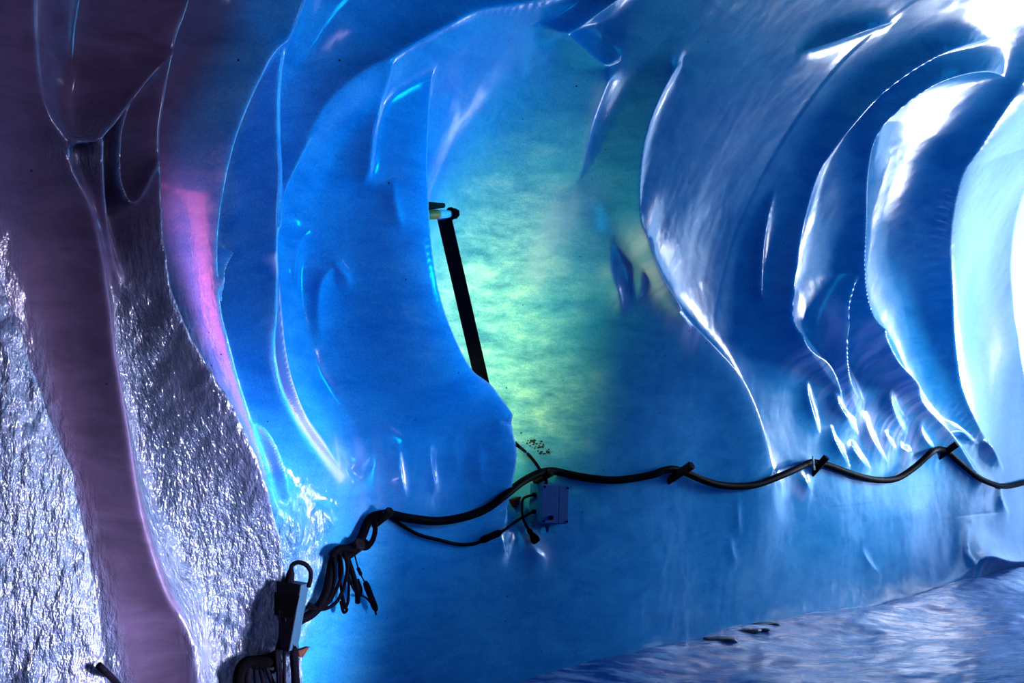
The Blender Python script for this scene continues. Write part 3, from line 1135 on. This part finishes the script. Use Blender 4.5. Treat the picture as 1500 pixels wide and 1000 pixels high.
def grit(bm):
    rnd = random.Random(5)
    for k in range(150):
        x, y = rnd.gauss(787, 8), rnd.gauss(655, 5.5)
        if k > 120:
            x, y = rnd.gauss(800, 26), rnd.gauss(690, 55)
        y += (x - 787) * .35
        s = rnd.uniform(.003, .0105) if k < 120 else rnd.uniform(.0012, .003)
        P = at(x, y, .0)
        r = bmesh.ops.create_icosphere(bm, subdivisions=1, radius=s)
        for v in r['verts']:
            v.co = Vector((v.co.x * rnd.uniform(.7, 1.5), v.co.y * rnd.uniform(.7, 1.3), v.co.z * rnd.uniform(.5, 1.1))) + P


g = solid('dirt', grit, 'grit')
tag(g, 'patch of black grit frozen into the ice just above the blue box', 'dirt', kind='stuff')


def undercut(x0, x1, y, hpx, label, seed):  # dark slab standing in for the shade under an ice lip
    a, b = on_floor(x0, y, .075), on_floor(x1, y, .075)
    c = (a + b) / 2
    L = (b - a).length
    hz = hpx / F * (c - Vector(CP)).length
    bm = bmesh.new()
    bmesh.ops.create_icosphere(bm, subdivisions=3, radius=1)
    d = (b - a).normalized()
    e = Vector((-d.y, d.x, 0))
    rnd = random.Random(seed)
    ph = [rnd.uniform(0, 6) for _ in range(6)]
    for v in bm.verts:
        q = v.co
        k = 1 + .16 * math.sin(3 * q.x + ph[0]) + .12 * math.sin(5 * q.y + ph[1]) + .1 * math.sin(7 * q.x + 4 * q.z + ph[2])
        zz = q.z * k
        zz = min(zz, .55 + .1 * math.sin(4 * q.x + ph[3]))
        v.co = d * (q.x * k * L / 2) + e * (q.y * k * L * .22) + Z * (zz * hz * .55)
    me = bpy.data.meshes.new('shade_slab')
    bm.to_mesh(me)
    bm.free()
    for p in me.polygons:
        p.use_smooth = True
    o = link_mesh('shade_slab', me, 'undercut_shade')
    o.location = c
    tag(o, label, 'undercut', 'dark undercut shade at the foot of the ice wall')


undercut(1024, 1084, 937, 10, 'long dark undercut shade at the foot of the wall, nearest to the camera of four', 1)
undercut(1062, 1112, 924, 9, 'dark undercut shade at the foot of the wall, just behind the nearest long one', 2)
undercut(1090, 1144, 914, 7, 'thin dark undercut shade farthest along the foot of the wall', 3)
undercut(1108, 1130, 922, 5, 'smallest dark undercut shade in front of the farthest thin one', 4)


# ------------------------------------------------------------------ light
w = bpy.data.worlds.new('world')
SC.world = w
w.use_nodes = True
nt = w.node_tree
bg = nt.nodes['Background']
tc = nd(nt, 'ShaderNodeTexCoord')
dt = nd(nt, 'ShaderNodeVectorMath', operation='DOT_PRODUCT')
dt.inputs[1].default_value = (AX[0], AX[1], 0.02)
nt.links.new(tc.outputs['Generated'], dt.inputs[0])
rp = ramp(nt, dt.outputs['Value'], [(0.0, (0.085, 0.050, 0.130)), (0.5, (0.012, 0.018, 0.06)), (0.90, (0.01, 0.10, 0.32)), (0.955, (1.05, 1.9, 3.7))])
nt.links.new(rp.outputs[0], bg.inputs['Color'])
bg.inputs['Strength'].default_value = 1.0


def UPZ(u, p, z):
    return Vector(ORG + u * AX + p * NX + np.array([0, 0, z]))


def area(name, loc, target, size, power, col, sy=None, spread=180):
    l = bpy.data.lights.new(name, 'AREA')
    l.energy = power
    l.color = col
    l.size = size
    if sy:
        l.shape = 'RECTANGLE'
        l.size_y = sy
    l.spread = math.radians(spread)
    o = bpy.data.objects.new(name, l)
    COL.objects.link(o)
    o.location = loc
    o.rotation_euler = (Vector(target) - Vector(loc)).to_track_quat('-Z', 'Y').to_euler()
    return o


def point(name, loc, power, col, r=0.03):
    l = bpy.data.lights.new(name, 'POINT')
    l.energy = power
    l.color = col
    l.shadow_soft_size = r
    o = bpy.data.objects.new(name, l)
    COL.objects.link(o)
    o.location = loc
    return o


# daylight at the tunnel mouth
area('daylight_mouth', UPZ(9.5, 2.4, 2.2), UPZ(0, 1.6, 1.8), 3.4, 95, (0.42, 0.70, 1.0))
area('mouth_fill', UPZ(9.3, 2.0, 0.6), UPZ(2.6, 1.35, 3.85), 1.5, 14, (0.80, 0.86, 1.0), spread=30)  # added unseen fill for the highlights on the vault
area('mouth_fill', UPZ(9.3, 1.5, 1.8), UPZ(4.6, 0.1, 1.5), 0.8, 14, (0.80, 0.86, 1.0), spread=40)  # added unseen fill for glints on the webs
area('mouth_fill', UPZ(8.6, 3.2, 2.4), UPZ(4.5, 0.1, 1.75), 0.8, 24, (0.74, 0.82, 1.0), spread=36)  # added unseen fill that brightens the pale webs
# added blue fills, no lamps seen, along the opposite wall and under the vault
area('blue_fill', UPZ(3.8, 4.3, 2.6), UPZ(2.2, 0, 1.6), 1.2, 14, (0.003, 0.50, 1.0), spread=120)
area('blue_fill', UPZ(0.3, 2.7, 1.9), UPZ(-1.25, 0.1, 2.1), 0.5, 15, (0.001, 0.42, 1.0), spread=62)
# floodlight standing on the floor by the opposite wall, aimed at the wet columns
area('flood_lamp', Vector((2.5, 2.6, 0.5)), at(190, 900), 0.5, 58, (0.76, 0.70, 1.0), spread=36)

area('purple_fill', UPZ(-2.3, 4.2, 2.6), UPZ(-3.0, 0.1, 2.3), 0.6, 6.5, (0.62, 0.60, 1.0), spread=44)  # added unseen fill that lifts the upper left ice


def behind(px, py, h, du, hh):
    q = hit(px, py, h)
    return Vector(base_point(q[0] + du, q[1], max(d_at(q[0] + du, q[1]), d_at(q[0] + du + .04, q[1])) + 0.02 + hh))


def strip(name, a, b, direction, wd, power, col, spread=180):
    """a lamp tube between two points, shining one way"""
    l = bpy.data.lights.new(name, 'AREA')
    l.shape = 'RECTANGLE'
    l.size = wd
    l.size_y = (b - a).length
    l.energy = power
    l.color = col
    l.spread = math.radians(spread)
    o = bpy.data.objects.new(name, l)
    COL.objects.link(o)
    y = (a - b).normalized()
    z = -Vector(direction)
    z = (z - y * z.dot(y)).normalized()
    x = y.cross(z)
    M = Matrix.Identity(4)
    for k, v in enumerate((x, y, z)):
        for r in range(3):
            M[r][k] = v[r]
    M.translation = (a + b) / 2
    o.matrix_world = M
    return o


strip('niche_light', BAR_A.lerp(BAR_B, .28) + VA * .05 - VN * .05, BAR_B + VA * .05 - VN * .05 - Z * .12, VA * 1.0 - VN * .3, .04, 14, (0.80, 0.92, 0.20))
strip('niche_light', behind(694, 545, .23, .10, 0.02), behind(752, 640, .14, .10, 0.02), VA * .9 + VN * .25, .04, 13, (0.80, 0.92, 0.20))  # added second strip behind the lip, carries the green light lower
strip('pink_tube', behind(236, 260, .27, .08, 0.08), behind(380, 745, .28, .08, 0.08), VA * 1.0 + VN * .1, .05, 2.5, (1.0, 0.14, 0.38), 170)
strip('red_tube', behind(0, 400, .30, .10, 0.0), behind(146, 930, .36, .10, 0.0), VA * .9 + VN * .3,  .05, 0.08, (1.0, 0.14, 0.45), 150)

vs = SC.view_settings
vs.view_transform = 'Standard'
vs.look = 'None'
vs.exposure = 0.0
vs.gamma = 1.0
vs.use_curve_mapping = False
SC.cycles.max_bounces = 8
SC.cycles.sample_clamp_indirect = 6.0
